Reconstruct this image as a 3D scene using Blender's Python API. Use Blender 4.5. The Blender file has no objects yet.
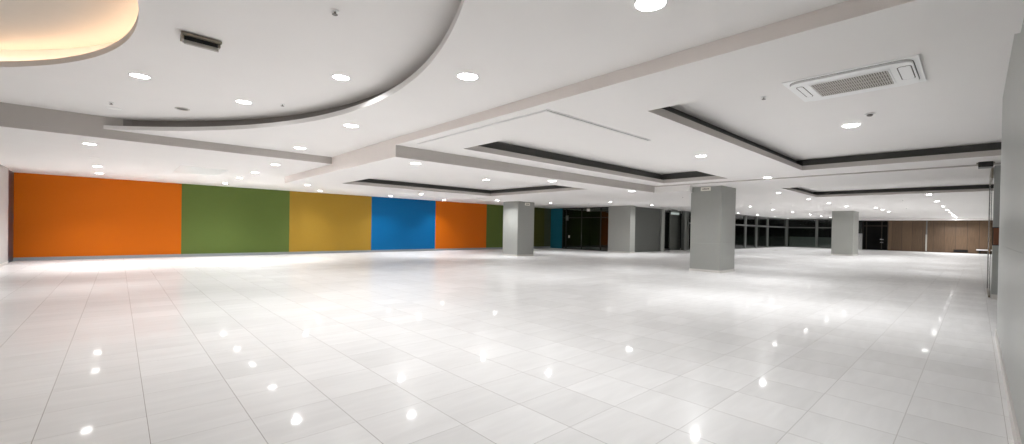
import bpy, bmesh, math, random
from mathutils import Vector, Matrix

# ---------------------------------------------------------------- camera, world, exposure
sc = bpy.context.scene
COL = sc.collection
cam_d = bpy.data.cameras.new('camera')
cam = bpy.data.objects.new('camera', cam_d); COL.objects.link(cam)
sc.camera = cam
YAW, PITCH, ROLL = 0.8019, -0.0075, 0.0178
Fw = Vector((math.cos(YAW)*math.cos(PITCH), math.sin(YAW)*math.cos(PITCH), math.sin(PITCH)))
Rt = Vector((math.sin(YAW), -math.cos(YAW), 0))
Up = Rt.cross(Fw)
c_, s_ = math.cos(ROLL), math.sin(ROLL)
R2 = c_*Rt + s_*Up
U2 = -s_*Rt + c_*Up
m = Matrix((R2, U2, -Fw)).transposed().to_4x4()
m.translation = Vector((-0.7766, -4.6058, 1.5549))
cam.matrix_world = m
cam_d.sensor_width = 36
cam_d.lens = 429.07/1024*36
cam_d.shift_x = -21.14/1024
cam_d.shift_y = 10.7/1024
cam_d.clip_start = 0.02; cam_d.clip_end = 200

sc.view_settings.view_transform = 'Standard'
sc.view_settings.look = 'None'
sc.view_settings.gamma = 1
sc.view_settings.use_curve_mapping = False
sc.view_settings.exposure = 1.12
w = bpy.data.worlds.new('night'); sc.world = w; w.use_nodes = True
w.node_tree.nodes['Background'].inputs[0].default_value = (0.10, 0.12, 0.12, 1)
w.node_tree.nodes['Background'].inputs[1].default_value = 0.12
sc.cycles.max_bounces = 12; sc.cycles.diffuse_bounces = 8; sc.cycles.glossy_bounces = 4
sc.cycles.transparent_max_bounces = 12
sc.cycles.sample_clamp_indirect = 8
sc.cycles.use_denoising = True
LAMP_W = 24          # watts of one ceiling downlight
LAMP_C = (0.985, 0.99, 1.0)

# ---------------------------------------------------------------- levels (metres)
L1 = 3.58      # curved ceiling around the big round recess
L2 = 3.85      # inside the big round recess
LA = 3.42      # beam zone with the two rectangular trays
LB = 3.15      # lowest zone in front of the painted wall
LW = 3.38      # rest of the ceiling
XB = 3.74      # face of the long beam
YL = 8.66      # face of the left beam
YW = 20.9      # painted wall
YR = -4.85     # right wall
XL = -3.57     # left wall
XE = 58.0      # far end wall
CX, CY, CR = -5.98, 2.15, 8.21

# ---------------------------------------------------------------- materials
MATS = {}
def nodes(name):
    mt = bpy.data.materials.new(name); mt.use_nodes = True
    nt = mt.node_tree; return mt, nt, nt.nodes['Principled BSDF']
def paint(name, col, rough=0.6, var=0.04, metal=0.0, spec=0.4, scale=6.0, coat=0.0):
    if name in MATS: return MATS[name]
    mt, nt, b = nodes(name)
    tc = nt.nodes.new('ShaderNodeTexCoord')
    no = nt.nodes.new('ShaderNodeTexNoise'); no.inputs['Scale'].default_value = scale; no.inputs['Detail'].default_value = 4
    nt.links.new(tc.outputs['Object'], no.inputs['Vector'])
    mx = nt.nodes.new('ShaderNodeMix'); mx.data_type = 'RGBA'
    mx.inputs[6].default_value = (*[c*(1-var) for c in col], 1)
    mx.inputs[7].default_value = (*[min(1, c*(1+var)) for c in col], 1)
    nt.links.new(no.outputs['Fac'], mx.inputs[0]); nt.links.new(mx.outputs[2], b.inputs['Base Color'])
    b.inputs['Roughness'].default_value = rough
    b.inputs['Metallic'].default_value = metal
    b.inputs['Specular IOR Level'].default_value = spec
    b.inputs['Coat Weight'].default_value = coat
    MATS[name] = mt; return mt
def emit(name, col, st):
    mt, nt, b = nodes(name)
    b.inputs['Base Color'].default_value = (0.8, 0.8, 0.8, 1)
    b.inputs['Emission Color'].default_value = (*col, 1); b.inputs['Emission Strength'].default_value = st
    MATS[name] = mt; return mt

def floor_mat():
    mt, nt, b = nodes('polished_tile')
    N, L = nt.nodes.new, nt.links.new
    tc = N('ShaderNodeTexCoord'); sep = N('ShaderNodeSeparateXYZ'); L(tc.outputs['Object'], sep.inputs[0])
    def M(op, a, b_=None, c=None):
        n = N('ShaderNodeMath'); n.operation = op
        for i, v in enumerate((a, b_, c)):
            if v is None: continue
            if isinstance(v, (int, float)): n.inputs[i].default_value = v
            else: L(v, n.inputs[i])
        return n.outputs[0]
    S = 0.6
    tx = M('DIVIDE', sep.outputs[0], S); ty = M('DIVIDE', sep.outputs[1], S)
    def line(t, wdt):
        f = M('FRACT', t); d = M('ABSOLUTE', M('SUBTRACT', f, 0.5))
        return M('GREATER_THAN', d, 0.5 - wdt)
    gx, gy = line(tx, 0.0026), line(ty, 0.0024)
    # joints along the room look darker than the cross joints
    g = M('MAXIMUM', gx, M('MULTIPLY', gy, 0.75))
    ids = N('ShaderNodeCombineXYZ'); L(M('FLOOR', tx), ids.inputs[0]); L(M('FLOOR', ty), ids.inputs[1])
    wn = N('ShaderNodeTexWhiteNoise'); wn.noise_dimensions = '2D'; L(ids.outputs[0], wn.inputs['Vector'])
    # veins run along X, shifted per tile
    off = N('ShaderNodeVectorMath'); off.operation = 'SCALE'; L(wn.outputs['Color'], off.inputs[0]); off.inputs['Scale'].default_value = 9
    ad = N('ShaderNodeVectorMath'); ad.operation = 'ADD'; L(tc.outputs['Object'], ad.inputs[0]); L(off.outputs[0], ad.inputs[1])
    mp = N('ShaderNodeMapping'); mp.inputs['Scale'].default_value = (0.9, 5.0, 1); L(ad.outputs[0], mp.inputs['Vector'])
    no = N('ShaderNodeTexNoise'); no.inputs['Scale'].default_value = 1.6; no.inputs['Detail'].default_value = 6; no.inputs['Distortion'].default_value = 0.6
    L(mp.outputs[0], no.inputs['Vector'])
    v = M('ADD', M('MULTIPLY', no.outputs['Fac'], 0.70), M('MULTIPLY', wn.outputs['Value'], 0.30))
    cr = N('ShaderNodeValToRGB')
    cr.color_ramp.elements[0].position = 0.2; cr.color_ramp.elements[0].color = (0.76, 0.755, 0.75, 1)
    cr.color_ramp.elements[1].position = 0.8; cr.color_ramp.elements[1].color = (0.885, 0.882, 0.88, 1)
    L(v, cr.inputs[0])
    mx = N('ShaderNodeMix'); mx.data_type = 'RGBA'; L(g, mx.inputs[0]); L(cr.outputs[0], mx.inputs[6]); mx.inputs[7].default_value = (0.22, 0.19, 0.17, 1)
    L(mx.outputs[2], b.inputs['Base Color'])
    bp = N('ShaderNodeBump'); bp.inputs['Strength'].default_value = 0.006; bp.inputs['Distance'].default_value = 0.02
    n2 = N('ShaderNodeTexNoise'); n2.inputs['Scale'].default_value = 2.2; n2.inputs['Detail'].default_value = 2
    L(tc.outputs['Object'], n2.inputs['Vector']); L(n2.outputs['Fac'], bp.inputs['Height'])
    # polished but lightly worn stone: a sharp and a hazy reflection over a matt body
    nt.nodes.remove(b)
    out = nt.nodes['Material Output']
    df = N('ShaderNodeBsdfDiffuse'); L(mx.outputs[2], df.inputs[0])
    g1 = N('ShaderNodeBsdfGlossy'); g2 = N('ShaderNodeBsdfGlossy')
    L(M('ADD', M('MULTIPLY', no.outputs['Fac'], 0.04), 0.03), g1.inputs['Roughness']); g2.inputs['Roughness'].default_value = 0.24
    L(bp.outputs[0], g1.inputs['Normal'])
    mg = N('ShaderNodeMixShader'); mg.inputs[0].default_value = 0.45; L(g1.outputs[0], mg.inputs[1]); L(g2.outputs[0], mg.inputs[2])
    fr = N('ShaderNodeFresnel'); fr.inputs[0].default_value = 1.4
    fac = M('MINIMUM', M('MULTIPLY', fr.outputs[0], 1.0), 0.30)
    ms = N('ShaderNodeMixShader'); L(M('MULTIPLY', fac, M('SUBTRACT', 1.0, M('MULTIPLY', g, 0.7))), ms.inputs[0]); L(df.outputs[0], ms.inputs[1]); L(mg.outputs[0], ms.inputs[2])
    L(ms.outputs[0], out.inputs[0])
    return mt

def wood_mat(name, plank=0.8, dark=(0.05, 0.03, 0.016), light=(0.20, 0.12, 0.065)):
    mt, nt, b = nodes(name)
    N, L = nt.nodes.new, nt.links.new
    tc = N('ShaderNodeTexCoord'); sep = N('ShaderNodeSeparateXYZ'); L(tc.outputs['Object'], sep.inputs[0])
    d = N('ShaderNodeMath'); d.operation = 'DIVIDE'; L(sep.outputs[1], d.inputs[0]); d.inputs[1].default_value = plank
    fl = N('ShaderNodeMath'); fl.operation = 'FLOOR'; L(d.outputs[0], fl.inputs[0])
    wn = N('ShaderNodeTexWhiteNoise'); wn.noise_dimensions = '1D'; L(fl.outputs[0], wn.inputs['W'])
    mp = N('ShaderNodeMapping'); mp.inputs['Scale'].default_value = (1, 14, 0.8); L(tc.outputs['Object'], mp.inputs['Vector'])
    no = N('ShaderNodeTexNoise'); no.inputs['Scale'].default_value = 1.5; no.inputs['Detail'].default_value = 5; L(mp.outputs[0], no.inputs['Vector'])
    ad = N('ShaderNodeMath'); ad.operation = 'MULTIPLY_ADD'; L(wn.outputs['Value'], ad.inputs[0]); ad.inputs[1].default_value = 0.35
    ml = N('ShaderNodeMath'); ml.operation = 'MULTIPLY'; L(no.outputs['Fac'], ml.inputs[0]); ml.inputs[1].default_value = 0.65
    L(ml.outputs[0], ad.inputs[2])
    mx = N('ShaderNodeMix'); mx.data_type = 'RGBA'; L(ad.outputs[0], mx.inputs[0]); mx.inputs[6].default_value = (*dark, 1); mx.inputs[7].default_value = (*light, 1)
    fr = N('ShaderNodeMath'); fr.operation = 'FRACT'; L(d.outputs[0], fr.inputs[0])
    lt = N('ShaderNodeMath'); lt.operation = 'LESS_THAN'; L(fr.outputs[0], lt.inputs[0]); lt.inputs[1].default_value = 0.035
    m2 = N('ShaderNodeMix'); m2.data_type = 'RGBA'; L(lt.outputs[0], m2.inputs[0]); L(mx.outputs[2], m2.inputs[6]); m2.inputs[7].default_value = (0.05, 0.03, 0.018, 1)
    L(m2.outputs[2], b.inputs['Base Color']); b.inputs['Roughness'].default_value = 0.45
    MATS[name] = mt; return mt

def glass_mat(name, tint, refl=1.0):
    mt = bpy.data.materials.new(name); mt.use_nodes = True; nt = mt.node_tree
    for n in list(nt.nodes): nt.nodes.remove(n)
    N, L = nt.nodes.new, nt.links.new
    o = N('ShaderNodeOutputMaterial'); mx = N('ShaderNodeMixShader'); t = N('ShaderNodeBsdfTransparent'); g = N('ShaderNodeBsdfGlossy')
    f = N('ShaderNodeFresnel'); f.inputs[0].default_value = 1.45
    t.inputs[0].default_value = (*tint, 1); g.inputs['Roughness'].default_value = 0.03; g.inputs[0].default_value = (refl, refl, refl, 1)
    L(f.outputs[0], mx.inputs[0]); L(t.outputs[0], mx.inputs[1]); L(g.outputs[0], mx.inputs[2]); L(mx.outputs[0], o.inputs[0])
    MATS[name] = mt; return mt

M_FLOOR = floor_mat()
M_CEIL = paint('ceiling_paint', (0.80, 0.78, 0.765), 0.7, 0.02, scale=1.2)
M_CEILW = paint('white_paint', (0.82, 0.81, 0.80), 0.6, 0.02)
M_COVE = paint('cove_grey', (0.085, 0.085, 0.08), 0.7, 0.05)  # dark grey tone of the set-back tray walls
M_FASCIA = paint('fascia_beige_dark', (0.50, 0.47, 0.445), 0.7, 0.02)  # darker beige for the other vertical ceiling faces
M_FASCIA2 = paint('long_beam_lit_beige', (0.86, 0.80, 0.765), 0.7, 0.02)  # lamp light on the long beam face put into a lighter beige
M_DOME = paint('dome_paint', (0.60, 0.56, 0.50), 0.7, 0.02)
M_PANELIN = paint('inner_grey_panel', (0.34, 0.35, 0.33), 0.5, 0.05)
M_COVER = paint('round_cove_grey', (0.30, 0.28, 0.265), 0.7, 0.05)  # mid-grey tone of the set-back round wall
M_WALLR = paint('grey_laminate', (0.36, 0.37, 0.355), 0.35, 0.03, scale=2)
M_WALLL = paint('pale_wall_paint', (0.48, 0.48, 0.475), 0.6, 0.02)
M_COLUMN = paint('column_metal_grey', (0.32, 0.325, 0.305), 0.32, 0.03)
M_COLW = paint('column_far_grey', (0.34, 0.345, 0.32), 0.4, 0.03)
M_ORANGE = paint('orange_paint', (0.56, 0.125, 0.002), 0.5, 0.02, spec=0.15)
M_GREEN = paint('green_paint', (0.105, 0.15, 0.035), 0.5, 0.02, spec=0.15)
M_YELLOW = paint('mustard_paint', (0.36, 0.215, 0.028), 0.5, 0.02, spec=0.15)
M_BLUE = paint('blue_paint', (0.001, 0.12, 0.31), 0.5, 0.02, spec=0.15)
M_TEAL = paint('teal_paint', (0.012, 0.16, 0.23), 0.4, 0.02)
M_OLIVE = paint('olive_dim_paint', (0.075, 0.075, 0.012), 0.4, 0.05)  # olive, darkened in the colour for the lampless end of the wall
M_OLIVEG = paint('olive_grey_dim_paint', (0.075, 0.08, 0.045), 0.4, 0.05)  # olive grey with the same dimness put into the colour
M_NAVY = paint('navy_strip', (0.02, 0.035, 0.06), 0.3)
M_SKIRT = paint('skirting_grey', (0.27, 0.29, 0.30), 0.3, 0.03)
M_SKIRTW = paint('skirting_stone', (0.62, 0.60, 0.57), 0.35, 0.03)
M_DARK = paint('dark_interior', (0.012, 0.014, 0.012), 0.6, 0.1)
M_BLACK = paint('black_plastic', (0.012, 0.012, 0.012), 0.35)
M_FRAME = paint('aluminium_frame', (0.17, 0.175, 0.165), 0.35, 0.03, metal=0.3)
M_PANELG = paint('dark_grey_panel', (0.10, 0.105, 0.095), 0.4, 0.08)
M_PLASTIC = paint('white_plastic', (0.86, 0.86, 0.86), 0.35, 0.01)
M_SLAT = paint('grille_slat', (0.55, 0.52, 0.49), 0.4, 0.02)
M_GRILLB = paint('grille_back', (0.10, 0.09, 0.08), 0.6, 0.02)
M_METAL = paint('bronze_metal', (0.28, 0.25, 0.20), 0.35, 0.05, metal=0.6)
M_LENS = emit('lamp_lens', (1, 0.99, 0.97), 16.0)
M_LENSDIM = paint('unlit_lens', (0.88, 0.86, 0.83), 0.3, 0.01)
M_WARM = emit('warm_led', (1.0, 0.72, 0.52), 5.0)
M_EXIT = emit('exit_green', (0.20, 0.42, 0.34), 0.12)
M_SIGN = paint('sign_white', (0.80, 0.77, 0.70), 0.4, 0.01)
M_INK = paint('sign_ink', (0.10, 0.09, 0.08), 0.5)
M_WOOD = wood_mat('wood_panelling')
M_WOODH = paint('brown_wood_handle', (0.15, 0.055, 0.025), 0.4, 0.2)
M_GLASS = glass_mat('dark_glass', (0.66, 0.70, 0.68))
M_GLASSC = glass_mat('brown_clear_glass', (0.74, 0.70, 0.66))
M_CHROME = paint('brushed_chrome', (0.5, 0.5, 0.5), 0.25, 0.03, metal=0.9)

# ---------------------------------------------------------------- mesh helpers
def obj(name, bm, mat, parent=None, smooth=False):
    me = bpy.data.meshes.new(name); bmesh.ops.recalc_face_normals(bm, faces=bm.faces)
    bm.to_mesh(me); bm.free()
    for q in (mat if isinstance(mat, (list, tuple)) else [mat]): me.materials.append(q)
    if smooth:
        for p in me.polygons: p.use_smooth = True
    o = bpy.data.objects.new(name, me); COL.objects.link(o)
    if parent: o.parent = parent
    return o
def struct(name, bm, mat, parent=None):
    o = obj(name, bm, mat, parent)
    if parent is None: o['kind'] = 'structure'
    return o
def thing(name, label, cat, loc=(0, 0, 0), rz=0, group=None):
    o = bpy.data.objects.new(name, None); COL.objects.link(o); o.empty_display_size = 0.1
    o.location = loc; o.rotation_euler = (0, 0, rz); tag(o, label, cat, group); return o
def tag(o, label, cat, group=None):
    o['label'] = label; o['category'] = cat
    if group: o['group'] = group
    return o
def box(bm, x0, x1, y0, y1, z0, z1, mi=0, bevel=0):
    r = bmesh.ops.create_cube(bm, size=1)
    for v in r['verts']:
        v.co = Vector(((x0+x1)/2 + v.co.x*(x1-x0), (y0+y1)/2 + v.co.y*(y1-y0), (z0+z1)/2 + v.co.z*(z1-z0)))
    fs = set(f for v in r['verts'] for f in v.link_faces)
    for f in fs: f.material_index = mi
    if bevel:
        es = list(set(e for v in r['verts'] for e in v.link_edges))
        bmesh.ops.bevel(bm, geom=es, offset=bevel, segments=2, affect='EDGES', profile=0.5)
    return bm
def B(*a, **k): return box(bmesh.new(), *a, **k)
def ring(bm, r0, r1, z0, z1, n=32, cx=0, cy=0):
    """annulus solid"""
    P = []
    for i in range(n):
        a = 2*math.pi*i/n; c, s = math.cos(a), math.sin(a)
        P.append([bm.verts.new((cx+r*c, cy+r*s, z)) for r, z in ((r0, z0), (r1, z0), (r1, z1), (r0, z1))])
    for i in range(n):
        A, C = P[i], P[(i+1) % n]
        for k in range(4): bm.faces.new((A[k], A[(k+1) % 4], C[(k+1) % 4], C[k]))
    return bm
def lathe(bm, prof, n=24, cx=0, cy=0):
    """profile of (r,z); closes at r=0"""
    rows = []
    for r, z in prof:
        rows.append([bm.verts.new((cx, cy, z))] if r == 0 else [bm.verts.new((cx+r*math.cos(2*math.pi*i/n), cy+r*math.sin(2*math.pi*i/n), z)) for i in range(n)])
    for A, C in zip(rows, rows[1:]):
        for i in range(n):
            j = (i+1) % n
            if len(A) == 1 and len(C) == 1: continue
            if len(A) == 1: bm.faces.new((A[0], C[i], C[j]))
            elif len(C) == 1: bm.faces.new((A[i], A[j], C[0]))
            else: bm.faces.new((A[i], A[j], C[j], C[i]))
    return bm
def prism(bm, pts, z0, z1, mi=0):
    a = [bm.verts.new((x, y, z0)) for x, y in pts]; b = [bm.verts.new((x, y, z1)) for x, y in pts]
    fs = [bm.faces.new(a[::-1]), bm.faces.new(b)]
    n = len(pts)
    for i in range(n): fs.append(bm.faces.new((a[i], a[(i+1) % n], b[(i+1) % n], b[i])))
    for f in fs: f.material_index = mi
    return bm
def rrect(x0, x1, y0, y1, r, n=8):
    P = []
    for cx, cy, a0 in ((x1-r, y1-r, 0), (x0+r, y1-r, 90), (x0+r, y0+r, 180), (x1-r, y0+r, 270)):
        for i in range(n+1):
            a = math.radians(a0 + 90*i/n); P.append((cx+r*math.cos(a), cy+r*math.sin(a)))
    return P
def loopband(bm, P, Q, z0, z1):
    """solid band between closed outlines P (outer) and Q (inner)"""
    n = len(P); V = [[bm.verts.new((*p, z)) for p, z in ((P[i], z0), (P[i], z1), (Q[i], z1), (Q[i], z0))] for i in range(n)]
    for i in range(n):
        A, C = V[i], V[(i+1) % n]
        for k in range(4): bm.faces.new((A[k], A[(k+1) % 4], C[(k+1) % 4], C[k]))
    return bm
def cells(bm, xs, ys, keep, z0, z1, mi=0, wall_mi=None):
    """solid slab made of the grid cells for which keep(xc,yc) is true; shared faces left out"""
    wall_mi = wall_mi or (lambda x, y: mi)
    nx, ny = len(xs)-1, len(ys)-1
    K = [[keep((xs[i]+xs[i+1])/2, (ys[j]+ys[j+1])/2) for j in range(ny)] for i in range(nx)]
    V = {}
    def v(i, j, z):
        if (i, j, z) not in V: V[(i, j, z)] = bm.verts.new((xs[i], ys[j], z))
        return V[(i, j, z)]
    def F(vs, q):
        f = bm.faces.new(vs); f.material_index = q
    k = lambda i, j: 0 <= i < nx and 0 <= j < ny and K[i][j]
    for i in range(nx):
        for j in range(ny):
            if not K[i][j]: continue
            F((v(i, j, z0), v(i, j+1, z0), v(i+1, j+1, z0), v(i+1, j, z0)), mi)
            F((v(i, j, z1), v(i+1, j, z1), v(i+1, j+1, z1), v(i, j+1, z1)), mi)
            xc, yc = (xs[i]+xs[i+1])/2, (ys[j]+ys[j+1])/2
            if not k(i-1, j): F((v(i, j, z0), v(i, j, z1), v(i, j+1, z1), v(i, j+1, z0)), wall_mi(xs[i], yc))
            if not k(i+1, j): F((v(i+1, j, z0), v(i+1, j+1, z0), v(i+1, j+1, z1), v(i+1, j, z1)), wall_mi(xs[i+1], yc))
            if not k(i, j-1): F((v(i, j, z0), v(i+1, j, z0), v(i+1, j, z1), v(i, j, z1)), wall_mi(xc, ys[j]))
            if not k(i, j+1): F((v(i, j+1, z0), v(i, j+1, z1), v(i+1, j+1, z1), v(i+1, j+1, z0)), wall_mi(xc, ys[j+1]))
    return bm
inside = lambda r, x, y: r[0] < x < r[1] and r[2] < y < r[3]

# ---------------------------------------------------------------- floor
struct('floor', B(XL-0.3, XE+4, -8.5, YW+0.4, -0.12, 0), M_FLOOR)

# ---------------------------------------------------------------- ceiling
TOP = 4.35
def tray_zone(area, holes, z, lip, depths, step, notch=None):
    """soffit with rectangular trays: thin lip, set-back dark cove, raised inner ceiling"""
    x0, x1, y0, y1 = area
    back = 0.20
    xs = sorted({x0, x1, *[h[0] for h in holes], *[h[1] for h in holes]})
    ys = sorted({y0, y1, *[h[2] for h in holes], *[h[3] for h in holes]})
    if notch: xs = sorted({*xs, notch[0], notch[1]} ); ys = sorted({*ys, notch[2], notch[3]})
    kp = lambda x, y: inside(area, x, y) and not any(inside(h, x, y) for h in holes) and not (notch and inside(notch, x, y))
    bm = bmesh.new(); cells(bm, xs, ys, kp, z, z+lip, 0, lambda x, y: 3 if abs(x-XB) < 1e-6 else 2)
    H = [(h[0]-back, h[1]+back, h[2]-back, h[3]+back) for h in holes]
    xs2 = sorted({x0, x1, *[min(max(v, x0), x1) for h in H for v in h[:2]], *((notch[0], notch[1]) if notch else ())})
    ys2 = sorted({y0, y1, *[min(max(v, y0), y1) for h in H for v in h[2:]], *((notch[2], notch[3]) if notch else ())})
    kp2 = lambda x, y: inside(area, x, y) and not any(inside(h, x, y) for h in H) and not (notch and inside(notch, x, y))
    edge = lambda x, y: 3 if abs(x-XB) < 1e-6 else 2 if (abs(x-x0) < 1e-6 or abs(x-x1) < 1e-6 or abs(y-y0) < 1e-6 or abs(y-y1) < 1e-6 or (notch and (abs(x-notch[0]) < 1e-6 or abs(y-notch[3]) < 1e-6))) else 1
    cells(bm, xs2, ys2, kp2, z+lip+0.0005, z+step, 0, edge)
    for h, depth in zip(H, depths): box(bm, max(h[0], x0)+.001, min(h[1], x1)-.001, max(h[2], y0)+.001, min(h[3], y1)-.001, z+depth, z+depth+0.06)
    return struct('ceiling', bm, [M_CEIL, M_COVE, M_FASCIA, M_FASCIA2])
T1 = (5.10, 13.55, YR-2.5, -1.03)
T2 = (5.03, 14.24, 1.35, 3.80)
T3 = (5.22, 12.30, 5.87, 11.95)
T4 = (18.25, 23.7, YR-3.0, 0.85)
AREA_A = (XB, 15.0, YR-3.5, 4.60)
AREA_B = (XB, 17.3, 4.60, 13.60)
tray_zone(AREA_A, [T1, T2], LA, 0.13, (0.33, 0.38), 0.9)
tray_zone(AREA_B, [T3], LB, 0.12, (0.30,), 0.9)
# low strip in front of the near column and the beam end at the middle column
bm = prism(bmesh.new(), [(15.0, 4.6), (15.0, 3.1), (15.95, 3.44), (17.3, 3.44), (17.3, 4.6)], LB, LW); box(bm, 13.6, 17.3, 13.6, 14.91, LB, 4.0); struct('ceiling', bm, M_CEIL)
# main level
X0, X1, Y0, Y1 = XL-0.3, XE+4, -8.5, YW+0.4
T4b = (T4[0]-.2, T4[1]+.2, T4[2]-.2, T4[3]+.2)
def keep_main(tr):
    def f(x, y):
        if x < XB and y < YL: return False
        if inside(AREA_A, x, y) or inside(AREA_B, x, y): return False
        if inside((13.6, 17.3, 13.6, 14.91), x, y): return False
        return not inside(tr, x, y)
    return f
bm = bmesh.new()
xs = [X0, XB, 13.6, 15.0, 17.3, T4[0], T4[1], X1]; ys = sorted([Y0, AREA_A[2], T4[2], T4[3], 3.30, 4.6, YL, 13.6, 14.91, Y1])
cells(bm, xs, ys, keep_main(T4), LW, LW+0.10, 0, lambda x, y: 2)
xs = [X0, XB, 13.6, 15.0, 17.3, T4b[0], T4b[1], X1]; ys = sorted([Y0, AREA_A[2], T4b[2], T4b[3], 3.30, 4.6, YL, 13.6, 14.91, Y1])
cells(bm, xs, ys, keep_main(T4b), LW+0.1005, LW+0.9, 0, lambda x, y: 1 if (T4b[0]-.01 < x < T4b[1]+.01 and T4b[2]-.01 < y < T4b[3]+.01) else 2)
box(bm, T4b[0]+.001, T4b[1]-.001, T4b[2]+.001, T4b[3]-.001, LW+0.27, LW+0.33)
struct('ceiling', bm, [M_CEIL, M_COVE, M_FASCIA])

def radial(bm, c, circ, rect, z0, z1, n=160, mi=0, wall_in=None):
    """solid between a circle (inner outline) and a rectangle, seen from c on its left edge"""
    ccx, ccy, r = circ; x0, x1, y0, y1 = rect
    angs = [math.pi/2 - math.pi*i/n for i in range(n+1)]
    for X_, Y_ in ((x1, y1), (x1, y0)): angs.append(math.atan2(Y_-c[1], X_-c[0]))
    angs.sort(reverse=True)
    P = []
    for a in angs:
        dx, dy = math.cos(a), math.sin(a)
        fx, fy = c[0]-ccx, c[1]-ccy
        b_ = fx*dx+fy*dy; t = -b_ + math.sqrt(max(0, b_*b_ - (fx*fx+fy*fy-r*r)))
        T = 1e9
        if dx > 1e-9: T = min(T, (x1-c[0])/dx)
        if dy > 1e-9: T = min(T, (y1-c[1])/dy)
        if dy < -1e-9: T = min(T, (y0-c[1])/dy)
        t = min(t, T)
        P.append(((c[0]+t*dx, c[1]+t*dy), (c[0]+T*dx, c[1]+T*dy), T-t > 1e-4))
    for (i1, o1, k1), (i2, o2, k2) in zip(P, P[1:]):
        if not (k1 or k2): continue
        q = [bm.verts.new((*p, z)) for p, z in ((i1, z0), (o1, z0), (o2, z0), (i2, z0), (i1, z1), (o1, z1), (o2, z1), (i2, z1))]
        for k, vs in enumerate(((0, 1, 2, 3), (4, 7, 6, 5), (0, 3, 7, 4), (1, 5, 6, 2))):
            try: f = bm.faces.new([q[v] for v in vs])
            except ValueError: continue
            f.material_index = wall_in if (k == 2 and wall_in is not None) else mi
    bmesh.ops.remove_doubles(bm, verts=bm.verts, dist=1e-5)
    return bm
RECT = (XL-0.3, XB, YR-3.5, YL)
bm = bmesh.new()
radial(bm, (XL-0.3, CY), (CX, CY, CR), RECT, L1, L1+0.085)
struct('ceiling', bm, M_CEIL)
bm = bmesh.new()
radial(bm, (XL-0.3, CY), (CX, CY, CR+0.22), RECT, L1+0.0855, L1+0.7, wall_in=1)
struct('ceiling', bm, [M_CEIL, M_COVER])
# raised ceiling of the big recess with the small lit circle cut in it
SX, SY, SR = -6.05, 1.95, 5.42
bm = bmesh.new()
radial(bm, (XL-0.3, SY), (SX, SY, SR), (XL-0.3, 3.0, YR-3.5, YL), L2, L2+0.085)
struct('ceiling', bm, M_CEIL)
bm = bmesh.new()
radial(bm, (XL-0.3, SY), (SX, SY, SR+0.35), (XL-0.3, 3.0, YR-3.5, YL), L2+0.0855, L2+0.5)
struct('ceiling', bm, M_CEILW)
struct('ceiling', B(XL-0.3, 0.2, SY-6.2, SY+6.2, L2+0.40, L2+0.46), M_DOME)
# roof slab over everything
struct('ceiling', B(X0, X1, Y0, Y1, 4.36, 4.5), M_CEIL)
# warm LED strip lying hidden behind the lip of the small circle
bm = bmesh.new()
n = 60; A0, A1 = -1.08, 1.08
V = []
for i in range(n+1):
    a = A0 + (A1-A0)*i/n
    V.append([bm.verts.new((SX+r*math.cos(a), SY+r*math.sin(a), z)) for r, z in ((SR+.17, L2+.088), (SR+.23, L2+.088), (SR+.23, L2+.105), (SR+.17, L2+.105))])
for a, b in zip(V, V[1:]):
    for k in range(4): bm.faces.new((a[k], a[(k+1) % 4], b[(k+1) % 4], b[k]))
tag(obj('cove_light_strip', bm, M_WARM), 'warm glowing light strip hidden behind the rim of the round ceiling recess', 'light')

# ---------------------------------------------------------------- walls
secs = [(-3.64, M_ORANGE), (1.32, M_GREEN), (5.79, M_YELLOW), (10.25, M_BLUE), (14.67, M_ORANGE), (19.02, M_GREEN), (23.2, M_OLIVE), (25.2, M_OLIVEG), (26.0, None)]
bm = bmesh.new(); ml = []
for i, (x, mt) in enumerate(secs[:-1]):
    box(bm, x, secs[i+1][0], YW, YW+0.2, 0, LW+0.05, i); ml.append(mt)
struct('wall_back', bm, ml)
struct('wall_left', B(XL-0.2, XL, YR-0.3, 19.2, 0, L2+.1), M_WALLL)
bm = B(XL-0.3, -3.64, 19.2, YW+0.2, 0, LW+.05); struct('wall_left_recess', bm, M_NAVY)
struct('baseboard_back', B(-3.64, 26.0, YW-0.02, YW, 0, 0.13), M_SKIRT)
struct('baseboard_left', B(XL, XL+0.015, YR, 19.2, 0, 0.10), M_SKIRTW)
# right wall: near stretch, alcove, then the glazed entrance and the far stretch
XR = 9.15
bm = B(XL-0.3, XR, YR-0.25, YR, 0, 1.44); box(bm, XL-0.3, XR, YR-0.25, YR, 1.445, L2+0.1); box(bm, XL-.3, XR-.004, YR-.25, YR-.004, 1.43, 1.45)
struct('wall_right', bm, M_WALLR)
struct('baseboard_right', B(XL, XR+0.002, YR, YR+0.018, 0, 0.12), M_SKIRTW)
struct('wall_behind', B(XL-0.3, XL, YR-.3, YR+.5, 0, L2), M_WALLL)
struct('wall_alcove', B(XR, 15.3, -8.3, -8.1, 0, LA+.4), M_WALLR)
struct('wall_entrance', B(15.15, 15.45, -8.1, -4.89, 0, LA), M_WALLR)
struct('baseboard_entrance', B(15.13, 15.15, -8.1, -4.89, 0, 0.12), M_SKIRTW)
struct('wall_right_far', B(15.45, XE, -6.2, -6.0, 0, LW), M_WALLR)
# painted end beside the shopfront and the dark room behind it
struct('wall_teal', B(26.0, 26.15, 19.55, YW, 0, LW), M_TEAL)
struct('wall_shop', B(31.5, 31.7, 14.0, YW+0.2, 0, LW), M_DARK)
struct('wall_shop_side', B(26.15, 31.5, YW, YW+0.2, 0, LW), M_DARK)

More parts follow.
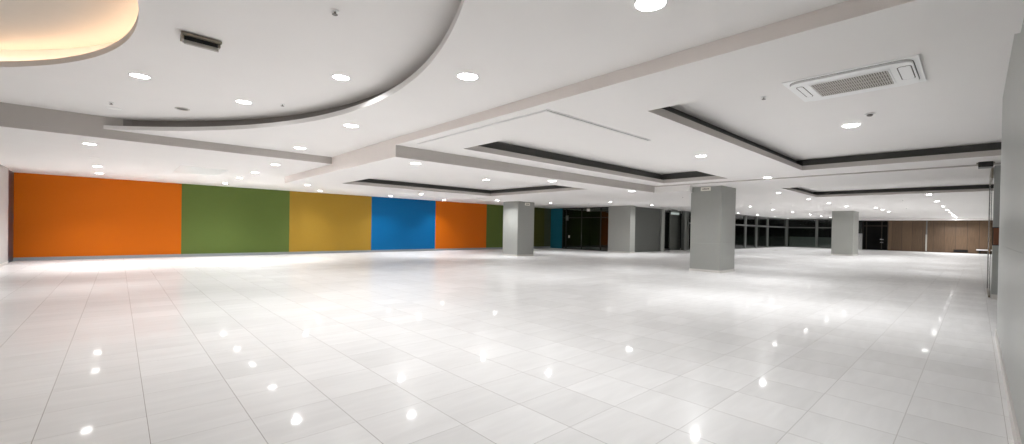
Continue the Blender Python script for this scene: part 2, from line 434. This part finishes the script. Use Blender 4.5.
# ---------------------------------------------------------------- columns
def column(x0, x1, y0, y1, z1, label, mat=M_COLUMN, groove=None, skirt=True, name='column', sm=M_SKIRTW):
    cx, cy = (x0+x1)/2, (y0+y1)/2
    t = thing(name, label, 'column', (cx, cy, 0))
    a, b = (x1-x0)/2, (y1-y0)/2
    bm = bmesh.new()
    zs = [0] + ([groove-.004, groove+.004] if groove else []) + [z1]
    if groove:
        box(bm, -a, a, -b, b, 0, groove-.008, bevel=.006); box(bm, -a, a, -b, b, groove+.008, z1, bevel=.006); box(bm, -a+.008, a-.008, -b+.008, b-.008, groove-.02, groove+.02)
    else: box(bm, -a, a, -b, b, 0, z1, bevel=.006)
    obj('shaft', bm, mat, t)
    if skirt:
        bm = loopband(bmesh.new(), [(a+.012, b+.012), (-a-.012, b+.012), (-a-.012, -b-.012), (a+.012, -b-.012)], [(a, b), (-a, b), (-a, -b), (a, -b)], 0, 0.09)
        obj('skirting', bm, sm, t)
    return t
column(15.95, 17.35, 2.26, 3.49, LA, 'thick grey square column nearest the camera, with a white plate near its top', groove=1.14)
column(15.60, 16.9, 13.60, 14.90, LB, 'grey square column standing in front of the green wall panel, its left face brightly lit')
column(38.9, 41.0, 1.85, 3.2, LW, 'plain grey-green column standing alone near the far wooden wall', mat=M_COLW)
column(25.3, 25.95, 12.48, 14.36, LW, 'wide grey column at the right end of the black shopfront', mat=M_COLW)

def plate(x, y, z, wd, ht, label, rz=0, name='column_sign'):
    """small sign on a column face"""
    t = thing(name, label, 'sign', (x, y, z), rz)
    obj('plate', B(-.012, 0, -wd/2, wd/2, -ht/2, ht/2, bevel=.003), M_SIGN, t)
    bm = bmesh.new(); random.seed(4); yy = wd*.33
    while yy > -wd*.33:
        l = random.uniform(.012, .03); box(bm, -.0145, -.012, yy-l, yy, -ht*.14, ht*random.uniform(.1, .22)); yy -= l+.01
    obj('lettering', bm, M_INK, t)
plate(15.95, 2.89, 3.28, 0.40, 0.15, 'small white sign plate high on the nearest grey column')
plate(16.33, 13.60, 3.02, 0.40, 0.16, 'small white sign plate high on the column in front of the green panel', math.pi/2)

# ---------------------------------------------------------------- black shopfront facing the camera (x=26)
t = thing('shopfront', 'black glazed shopfront with door between the teal panel and the wide grey column', 'shopfront', (26.0, 17.1, 0))
fr = bmesh.new(); YA, YB = -2.72, 2.44
for y in (YA, -1.55, 0.35, 2.0, YB-.06): box(fr, -.04, .06, y, y+.06, 0, LW)
box(fr, -.04, .06, YA, YB, 2.55, 2.61); box(fr, -.04, .06, YA, YB, LW-.08, LW); box(fr, -.04, .06, YA, YB, 0, .07)
obj('frame', fr, paint('black_frame', (.03, .03, .028), .4), t)
for a, b in ((YA+.06, -1.55), (-1.49, .35), (.41, 2.0), (2.06, YB-.06)):
    p = obj('glass_pane', B(0, .012, a, b, .07, 2.55), M_GLASS, t); obj('glass_pane', B(0, .012, a, b, 2.61, LW-.08), M_GLASS, t)
obj('door_handle', B(-.09, -.06, .30, .33, .85, 1.35, bevel=.008), M_CHROME, t)
t = thing('exit_sign', 'small white box sign hanging at the top of the black shopfront', 'sign', (25.93, 16.75, 3.16))
obj('housing', B(-.03, .03, -.16, .16, -.1, .1, bevel=.01), M_SIGN, t); obj('sign_face', B(-.036, -.03, -.13, .13, -.07, .05), M_PLASTIC, t); obj('hanger', B(-.01, .01, -.1, .1, .1, .22), M_FRAME, t)
for y, z, hh, wd, lb in ((19.0, 2.55, .45, .32, 'small pale notice on the left edge of the black shopfront'), (18.75, 1.02, .2, .14, 'small white switch plate low on the left of the black shopfront')):
    t = thing('wall_notice' if hh > .3 else 'switch_plate', lb, 'notice' if hh > .3 else 'switch', (25.955, y, z))
    obj('plate', B(-.012, .0, -wd/2, wd/2, -hh/2, hh/2, bevel=.003), M_SIGN if hh < .3 else M_PANELG, t); obj('face', B(-.015, -.012, -wd*.3, wd*.3, -hh*.3, hh*.3), M_PLASTIC if hh < .3 else M_FRAME, t)

# ---------------------------------------------------------------- left-side far partitions (y about 13 .. 11)
t = thing('partition', 'dark grey partition panel right of the wide grey column', 'partition', (26.0, 13.0, 0))
obj('panel', B(0, 4.4, 0, .12, 0, LW), M_PANELG, t)
obj('end_post', B(4.4, 4.9, -.12, .14, 0, LW, bevel=.01), M_COLW, t)
t = thing('side_room_opening', 'dark doorway opening under a green exit sign', 'doorway', (30.9, 13.0, 0))
obj('back_panel', B(2.0, 3.85, .5, .6, 0, LW), M_PANELG, t); obj('side_panel', B(0, 1.3, 2.5, 2.6, 0, LW), M_DARK, t)
obj('door_frame', B(3.4, 3.9, -.1, .2, 0, LW, bevel=.01), M_FRAME, t)
t = thing('exit_sign', 'greenish lit exit sign over the dark doorway beside the nearest column', 'sign', (32.3, 12.8, 3.08))
obj('housing', B(-.75, .75, -.05, .05, -.12, .12, bevel=.01), M_FRAME, t); obj('lit_face', B(-.7, .7, -.06, -.05, -.09, .09), M_EXIT, t)
obj('hanger', B(-.5, .5, -.01, .01, .12, .29), M_FRAME, t)
def glazing(name, label, x0, x1, y, posts, panels, rail=2.36):
    t = thing(name, label, 'glazing', (x0, y, 0)); L_ = x1-x0
    obj('rail', B(0, L_, -.05, .05, rail-.07, rail+.07), M_FRAME, t); obj('top_rail', B(0, L_, -.05, .05, LW-.08, LW), M_FRAME, t); obj('bottom_rail', B(0, L_, -.05, .05, 0, .08), M_FRAME, t)
    P = [p-x0 for p in posts]
    for p in P: obj('mullion', B(p-.12, p+.12, -.12, .08, 0, LW, bevel=.01), M_FRAME, t)
    for a, b in zip(P, P[1:]):
        obj('glass_pane', B(a+.12, b-.12, 0, .012, .08, rail-.07), M_GLASS, t); obj('glass_pane', B(a+.12, b-.12, 0, .012, rail+.07, LW-.08), M_GLASS, t)
    for a, b in panels: obj('panel', B(a-x0, b-x0, .3, .4, 0, LW), M_PANELIN, t)
    return t
glazing('glazed_wall', 'dark glazed wall with grey mullions on the left of the far hall', 37.3, XE, 11.6, [37.6, 41.0, 44.5, 47.6, 51.1, 57.75], [(45.0, 47.2), (48.3, 50.8), (54.4, 57.4)])
glazing('glazed_bay', 'narrow dark glazed bay with a rail at the left edge of the nearest column', 34.8, 38.4, 13.0, [35.0, 38.2], [])
struct('wall_outside_left', B(31.8, XE+4, 15.6, 15.8, 0, LW), M_DARK)
# far end: glazing then timber
t = thing('end_glazing', 'black glazed end wall with a horizontal rail left of the lone far column', 'glazing', (XE, 8.0, 0))
for nm, za, zb in (('rail', 2.3, 2.42), ('bottom_rail', 0, .1), ('top_rail', LW-.1, LW)): obj(nm, B(-.05, .05, -3.4, 3.6, za, zb), M_FRAME, t)
for y in (-3.4, .28, 3.4): obj('mullion', B(-.1, .08, y, y+.26, 0, LW, bevel=.01), M_FRAME, t)
for a, b in ((-3.14, .28), (.54, 3.4)):
    obj('glass_pane', B(0, .012, a, b, .1, 2.3), M_GLASS, t); obj('glass_pane', B(0, .012, a, b, 2.42, LW-.1), M_GLASS, t)
obj('low_panel', B(.2, .3, -3.1, 3.3, 0, 1.25), M_PANELIN, t)
struct('wall_outside_end', B(XE+3.6, XE+3.8, -8, 15.6, 0, LW), M_DARK)
struct('wall_end', B(XE, XE+.2, -6.0, 1.93, 0, LW), M_WOOD)
struct('wall_end_left', box(B(XE-.4, XE+.2, 4.1, 4.6, 0, 1.75, 0), XE-.4, XE+.2, 4.1, 4.6, 1.75, LW, 1), [M_WALLL, M_DARK])  # lit lower part and dark upper part put into two wall colours
struct('ceiling', B(XE-1.6, XE, -6.0, 4.6, 3.17, LW+.05), M_CEIL)
t = thing('entrance_door', 'black double door in the wooden end wall beside the lone column', 'door', (XE, 2.9, 0))
fr = bmesh.new(); HD = 3.17
for y in (-.97, -.47, .83, 1.13): box(fr, -.06, .1, y, y+.07, 0, HD)
box(fr, -.06, .1, -.97, 1.2, 2.55, 2.65); box(fr, -.06, .1, -.97, 1.2, HD-.1, HD)
obj('door_frame', fr, paint('dark_bronze', (.05, .04, .03), .5, spec=.2), t)
M_DOOR = paint('black_door', (0.004, 0.004, 0.004), .6, spec=.08)
obj('door_leaf', B(0, .05, -.4, .83, 0.02, 2.55), M_DOOR, t); obj('door_leaf', B(0, .05, -.9, -.47, 0.02, 2.55), M_DOOR, t); obj('side_panel', B(0, .05, .9, 1.2, 0.02, HD), M_DOOR, t)
obj('transom', B(0, .05, -.9, .9, 2.65, HD-.1), M_DOOR, t)
obj('door_handle', B(-.12, -.06, -.62, -.3, 1.1, 1.2, bevel=.01), M_CHROME, t); obj('door_handle', B(-.12, -.06, -.6, -.3, .8, .88, bevel=.01), M_CHROME, t)
struct('trim_1', B(XE-.06, XE, -1.13, -1.03, 0, 3.17), M_FRAME)
tag(obj('light_strip', B(XE-.1, XE-.06, -1.13, -1.01, 0.1, 1.75, bevel=.01), paint('bright_metal', (.42, .40, .36), .3)), 'narrow pale vertical strip on the wooden end wall', 'strip')
t = thing('wall_bench', 'low white bench against the wooden end wall by the right wall', 'bench', (XE-.45, -4.75, 0))
obj('seat', B(-.25, .4, -1.1, .15, .34, .42, bevel=.01), M_PLASTIC, t)
for y in (-.9, -.1): obj('leg', B(-.2, .35, y-.04, y+.04, 0, .34), M_BLACK, t)
t = thing('wall_vent', 'black floor-level vent grille at the foot of the wooden end wall', 'vent', (XE-.02, -3.55, .2))
obj('frame', loopband(bmesh.new(), [(0, 0)]*0 or [(-.02, -.5), (.02, -.5), (.02, .5), (-.02, .5)], [(-.01, -.47), (.01, -.47), (.01, .47), (-.01, .47)], -.12, .12), M_BLACK, t)
for k in range(4): obj('slat', B(-.02, .015, -.48, .48, -.1+k*.055, -.075+k*.055), M_BLACK, t)

# ---------------------------------------------------------------- glazed entrance on the right
t = thing('glass_door', 'frameless brown glass door edge on the right, beyond the grey wall', 'glass door', (15.5, -4.86, 0))
obj('glass_leaf', B(0.0, 2.3, -.006, .006, .04, 3.1), M_GLASSC, t)
obj('edge_rail', B(2.29, 2.31, -.015, .02, .0, 3.38), M_CHROME, t)
obj('floor_rail', B(0, 2.3, -.02, .02, 0, .05), M_METAL, t)
obj('top_rail', B(0, 2.3, -.02, .02, 3.1, 3.38), M_METAL, t)
t = thing('ceiling_box', 'small black box under the ceiling at the top of the glass door', 'box', (14.7, -4.73, LA))
obj('casing', B(-.2, .2, -.13, .13, -.13, 0, bevel=.01), M_BLACK, t); obj('mount', B(-.05, .05, -.16, .16, -.03, .0), M_METAL, t)
t = thing('wooden_plaque', 'small brown wooden plaque on the grey return wall at the right', 'plaque', (15.15, -5.0, 1.59))
obj('board', B(-.05, 0, -.1, .1, -.21, .21, bevel=.008), M_WOODH, t)
obj('backing', B(-.02, 0, -.12, .12, -.23, .23), M_BLACK, t)

# ---------------------------------------------------------------- ceiling lights
def make_downlight(r, z_, label, lit=True, power=1.0, group=None):
    t = thing('downlight', label, 'downlight', (0, 0, 0), 0, group)
    n = 28
    bm = lathe(bmesh.new(), [(r+.018, 0.002), (r+.018, -.004), (r+.006, -.008), (r, -.004), (r, 0.002)], n)
    obj('trim_ring', bm, M_PLASTIC, t, True)
    bm = lathe(bmesh.new(), [(0, -.012), (r*.5, -.0105), (r*.85, -.0065), (r, -.003), (r, .001), (0, .001)], n)
    obj('lens', bm, M_LENS if lit else M_LENSDIM, t)
    return t
LD = {}
def lamp_light(parent, r, power, spread=150):
    key = (round(r, 3), round(power, 3), spread)
    if key not in LD:
        l = bpy.data.lights.new('lamp', 'AREA'); l.shape = 'DISK'; l.size = 1.1*r; l.energy = LAMP_W*power; l.color = LAMP_C
        l.spread = math.radians(spread); LD[key] = l
    o = bpy.data.objects.new('lamp', LD[key]); COL.objects.link(o); o.parent = parent; o.location = (0, 0, -.016)
def downlight(x, y, z, label, r=0.085, power=1.0, lit=True, group=None, spread=150):
    key = (r, lit)
    if key not in PROTO:
        t = make_downlight(r, z, label, lit, group=group); PROTO[key] = t
    else:
        p = PROTO[key]; t = p.copy(); COL.objects.link(t)
        for ch in p.children:
            if ch.type == 'MESH':
                d = ch.copy(); COL.objects.link(d); d.parent = t
        t['label'] = label
    if group: t['group'] = group
    elif 'group' in t: del t['group']
    t.location = (x, y, z)
    if lit: lamp_light(t, r, power, spread)
PROTO = {}
ORD = ['first', 'second', 'third', 'fourth', 'fifth', 'sixth', 'seventh', 'eighth', 'ninth', 'tenth']
G = 'round downlights in the ceiling'
for (x, y, lb) in ((2.60, -2.56, 'large bright round downlight at the top middle of the picture, nearest the camera'),
                   (2.56, 0.15, 'large bright round downlight between the curved recess and the long beam'),
                   (2.58, 4.19, 'round downlight just below the lowest right part of the curved recess edge'),
                   (2.63, 7.75, 'round downlight near the inner corner where the left beam meets the long beam')):
    downlight(x, y, L1, lb, r=0.13, group=G, power=.58 if y < 7 else .35)
for (x, y, lb) in ((1.68, 2.26, 'round downlight inside the big curved recess, rightmost'),
                   (0.90, 4.99, 'round downlight inside the big curved recess, middle and brightest'),
                   (-0.55, 4.55, 'round downlight inside the big curved recess, leftmost, near the lit circle')):
    downlight(x, y, L2, lb, r=0.115, group=G, power=.45)
downlight(9.75, -2.82, LA+.32, 'round downlight in the right tray below the air conditioner', group=G, r=.12, power=1.15)
downlight(9.43, 0.10, LA, 'round downlight between the two dark-edged trays, left of the right tray', group=G, r=.12, power=1.0)
downlight(14.71, 0.26, LA, 'round downlight right of the nearest column, under the corner of the right tray', group=G, r=.12, power=1.15)
for k, (x, y) in enumerate(((-1.27, 9.92), (-1.28, 12.89), (-1.28, 15.56), (-1.30, 18.37))):
    downlight(x, y, LW, '%s downlight from the beam in the row of four above the left orange panel' % ORD[k], lit=(k != 1), group=G, r=.11, power=(.4, 0, .9, 1.35)[k], spread=112)
for k, (x, y) in enumerate(((2.63, 10.16), (2.66, 13.03), (2.65, 15.65), (2.65, 18.81))):
    downlight(x, y, LW, '%s downlight from the beam in the row of four above the left green panel' % ORD[k], group=G, r=.11, power=(.35, .45, .75, 1.1)[k], spread=112)
for (x, y, lb) in ((5.35, 16.41, 'downlight above the mustard panel, left of the two there'), (6.80, 19.31, 'downlight above the mustard panel, right of the two there, close to the wall'),
                   (10.75, 19.46, 'downlight above the blue panel, close to the wall'), (11.07, 16.48, 'downlight above the blue panel, further from the wall'),
                   (14.51, 19.6, 'downlight above the right orange panel, close to the wall')):
    downlight(x, y, LW, lb, group=G, r=.11, power=.72, spread=112)
for (x, y, lb) in ((4.55, 5.16, 'bright downlight below the left corner of the stepped white ceiling box'), (5.98, 8.51, 'downlight in the low tray, left of its two'),
                   (9.46, 8.65, 'downlight in the low tray, right of its two'), (9.40, 5.07, 'bright downlight under the middle of the stepped ceiling edge'),
                   (14.45, 14.08, 'downlight at the left top corner of the column before the green panel'),
                   (13.85, 4.92, 'downlight under the right end of the stepped ceiling edge, left of the nearest column')):
    downlight(x, y, LB if not inside((T3[0]-.2, T3[1]+.2, T3[2]-.2, T3[3]+.2), x, y) else LB+.30, lb, group=G, r=.12, power=1.2 if (x > 14 and y > 10) else (.38 if x < 7 else .55))
for (x, y, lb) in ((20.4, 15.6, 'downlight above the teal panel'), (21.6, 11.53, 'downlight in front of the wide grey column by the shopfront'), (25.5, 10.9, 'downlight in front of the dark grey partition panel')):
    downlight(x, y, LW, lb, group=G, r=.10)
for k, (x, y) in enumerate(((20.3, 1.55), (24.8, 1.45), (28.6, 1.33), (32.4, 1.17))):
    downlight(x, y, LW, '%s downlight of the row leading from the nearest column to the lone far column' % ORD[k], group=G, r=.10, power=.9 if k == 0 else .7)
for k, x in enumerate((30.0, 34.6, 39.8, 45.0, 49.3, 53.0)):
    downlight(x, 6.1, LW, '%s downlight of the middle row running back in front of the far glazing' % ORD[k], group=G, r=.10, power=.8)
for k, x in enumerate((39.6, 44.5, 49.8, 54.3)):
    downlight(x, 10.45, LW, '%s downlight of the back row close to the left glazed wall' % ORD[k], group=G, r=.10, power=.8)
for k, x in enumerate((34.9, 37.8, 41.0)):
    downlight(x, 0.03, LW, '%s of three downlights right of the lone far column' % ORD[k], group=G, r=.10, power=.7)
for k, x in enumerate((24.5, 29.6, 34.7, 39.7, 43.9, 47.8, 51.2, 53.9, 55.9)):
    downlight(x, -3.13 - .004*(x-24), LW, '%s downlight from the camera in the long row at the far right' % ORD[k], group=G, r=.10, power=.72 if k < 7 else (1.0 if k == 7 else 2.4))

# ---------------------------------------------------------------- cassette air conditioner
AZ = LA+0.32
t = thing('air_conditioner', 'white ceiling cassette air conditioner with a beige slatted grille', 'air conditioner', (6.68, -3.35, AZ))
a, b = .61, .735
obj('panel', prism(bmesh.new(), rrect(-a, a, -b, b, .012, 3), -.022, .001), M_PLASTIC, t)
P = rrect(-a+.055, a-.055, -b+.055, b-.055, .15, 8)
obj('shadow_gap', prism(bmesh.new(), P, -.0235, -.021), M_GRILLB, t)
P = rrect(-a+.064, a-.064, -b+.064, b-.064, .14, 8)
bm = prism(bmesh.new(), P, -.05, -.022)
obj('body', bm, M_PLASTIC, t)
gx, gy = (-.36, .33), (-.42, .44)
obj('grille_frame', loopband(bmesh.new(), rrect(gx[0]-.02, gx[1]+.02, gy[0]-.02, gy[1]+.02, .02, 4), rrect(gx[0], gx[1], gy[0], gy[1], .02, 4), -.06, -.049), M_PLASTIC, t)
obj('filter', B(gx[0], gx[1], gy[0], gy[1], -.0512, -.0495), M_GRILLB, t)
ns = 32
for k in range(ns):
    y = gy[0]+(k+.5)*(gy[1]-gy[0])/ns
    obj('slat', B(gx[0], gx[1], y-.007, y+.007, -.0595, -.051), M_SLAT, t)
for q in (.17, .34, .51): obj('grille_bar', B(gx[0]+q, gx[0]+q+.008, gy[0], gy[1], -.058, -.051), M_SLAT, t)
for y0_, y1_, nm in ((-.64, -.52, 'louvre'), (.54, .61, 'louvre')):
    lv = obj(nm, prism(bmesh.new(), rrect(-.36, .24, y0_, y1_, .034, 8), -.054, -.049), M_PLASTIC, t)
    obj('louvre_gap', loopband(bmesh.new(), rrect(-.372, .252, y0_-.012, y1_+.012, .046, 8), rrect(-.361, .241, y0_-.001, y1_+.001, .035, 8), -.0515, -.0495), M_GRILLB, lv)

# ---------------------------------------------------------------- dark fixture in the big recess
t = thing('ceiling_fixture', 'dark bronze slotted fixture hanging from the big curved recess', 'ceiling fixture', (-0.06, 2.10, L2), math.radians(2))
obj('top_plate', B(-.17, .17, -.06, .10, -.010, .0, bevel=.003), M_METAL, t)
obj('housing', B(-.165, .165, -.045, .09, -.085, -.01), M_BLACK, t)
obj('front_bar', B(-.20, .20, -.10, -.06, -.045, -.012, bevel=.005), M_METAL, t)
bm = B(-.17, .17, -.010, .010, -.042, .042, bevel=.003); bmesh.ops.rotate(bm, verts=bm.verts, cent=(0, 0, 0), matrix=Matrix.Rotation(math.radians(-35), 3, 'X')); bmesh.ops.translate(bm, verts=bm.verts, vec=(0, -.045, -.108))
obj('lower_blade', bm, paint('blade_grey', (.50, .48, .44), .4, .02), t)
for q in (-1, 1): obj('end_bracket', B(q*.18-.012, q*.18+.012, -.06, .07, -.085, -.012, bevel=.004), M_METAL, t)

# ---------------------------------------------------------------- small ceiling fittings
def detector(x, y, z, label, r=.05, name='smoke_detector', cat='detector'):
    t = thing(name, label, cat, (x, y, z))
    obj('base', lathe(bmesh.new(), [(0, .001), (r*1.25, .001), (r*1.25, -.008), (r, -.012), (0, -.012)], 20), M_PLASTIC, t, False)
    obj('sensor', lathe(bmesh.new(), [(0, -.0115), (r*.75, -.0115), (r*.7, -.03), (r*.4, -.042), (0, -.042)], 20), paint('sensor_dark', (.14, .13, .12), .4), t, True)
def sprinkler(x, y, z, label):
    t = thing('sprinkler', label, 'sprinkler', (x, y, z))
    obj('rosette', lathe(bmesh.new(), [(0, .001), (.042, .001), (.04, -.006), (.012, -.01), (0, -.01)], 16), M_PLASTIC, t)
    obj('nozzle', lathe(bmesh.new(), [(0, -.009), (.008, -.009), (.008, -.035), (.03, -.036), (.03, -.040), (0, -.039)], 12), paint('nozzle_dark', (.12, .11, .10), .4), t)
sprinkler(.87, .20, L2, 'small dark sprinkler head in the big recess at the top of the picture')
sprinkler(-.89, 7.0, L2, 'small sprinkler head in the big recess above the round white cover')
sprinkler(6.63, -2.2, LA+.32, 'small dark sprinkler head left of the air conditioner')
detector(8.93, -3.23, LA+.32, 'round detector with a dark centre between the air conditioner and the downlight', r=.062)
sprinkler(5.95, 1.92, LA+.32, 'small dark sprinkler head in the middle tray')
sprinkler(12.6, 1.9, LA+.32, 'small sprinkler head at the far end of the middle tray')
sprinkler(1.45, 4.6, L2, 'small sprinkler head in the big recess by the middle downlight')
t = thing('cover_plate', 'round white blank cover in the big recess near the left beam', 'cover', (-.85, 7.55, L2))
obj('disc', lathe(bmesh.new(), [(0, .001), (.10, .001), (.098, -.008), (0, -.01)], 28), M_LENSDIM, t); obj('rim', ring(bmesh.new(), .098, .112, -.007, .001), M_PLASTIC, t)
t = thing('ceiling_speaker', 'flat oval grey fitting in the big recess left of the middle downlight', 'ceiling fitting', (.13, 6.5, L2))
obj('rim', ring(bmesh.new(), .095, .12, -.014, .001), M_SLAT, t); obj('mesh_cover', lathe(bmesh.new(), [(0, .001), (.096, .001), (.096, -.006), (0, -.006)], 28), M_GRILLB, t)
for x, y, z, lb in ((20.2, 6.0, LW, 'small ceiling sprinkler left of the nearest column'), (27.0, 3.9, LW, 'small ceiling sprinkler right of the nearest column'), (22, 13.6, LW, 'small ceiling sprinkler above the black shopfront'), (19.5, 14.2, LW, 'small ceiling sprinkler right of the column before the green panel'), (36, -1.4, LW, 'small ceiling sprinkler before the wooden end wall'), (27.5, -2.0, LW, 'small ceiling sprinkler beside the long far row of downlights')):
    sprinkler(x, y, z, lb)
# ceiling access panel near the green wall
t = thing('access_panel', 'flush white square access panel in the ceiling before the green panel', 'access panel', (1.25, 14.2, LW))
obj('hatch', B(-.62, .62, -1.25, 1.25, -.008, -.001), M_PLASTIC, t)
# linear slot diffusers
def slot(x0, x1, y0, y1, z, label):
    t = thing('slot_diffuser', label, 'air slot', ((x0+x1)/2, (y0+y1)/2, z)); a, b = (x1-x0)/2, (y1-y0)/2
    e = .012
    obj('frame', loopband(bmesh.new(), [(-a, -b), (a, -b), (a, b), (-a, b)], [(-a+e, -b+e), (a-e, -b+e), (a-e, b-e), (-a+e, b-e)], -.014, .001), M_PLASTIC, t)
    obj('slot', B(-a+e, a-e, -b+e, b-e, -.003, .001), paint('slot_shade', (.22, .21, .20), .6), t)
slot(3.98, 4.03, 0.12, 4.1, LA, 'long thin air slot running beside the long beam')
slot(3.98, 7.0, 0.04, 0.11, LA, 'thin grey air slot running away between the two trays')
slot(27.3, 30.5, 8.0, 8.12, LW, 'thin air slot left of the nearest column, left one')
slot(26.0, 27.6, 6.2, 6.3, LW, 'thin air slot left of the nearest column, right one')
for x, y, lb in ((44.0, 8.6, 'small floor socket box before the far glazed wall'), (27.3, 11.9, 'small floor socket box in front of the dark partition')):
    t = thing('floor_socket', lb, 'floor socket', (x, y, 0)); obj('lid', B(-.22, .22, -.15, .15, -.001, .012, bevel=.003), M_METAL, t); obj('handle', B(-.05, .05, -.02, .02, .012, .02), M_BLACK, t)
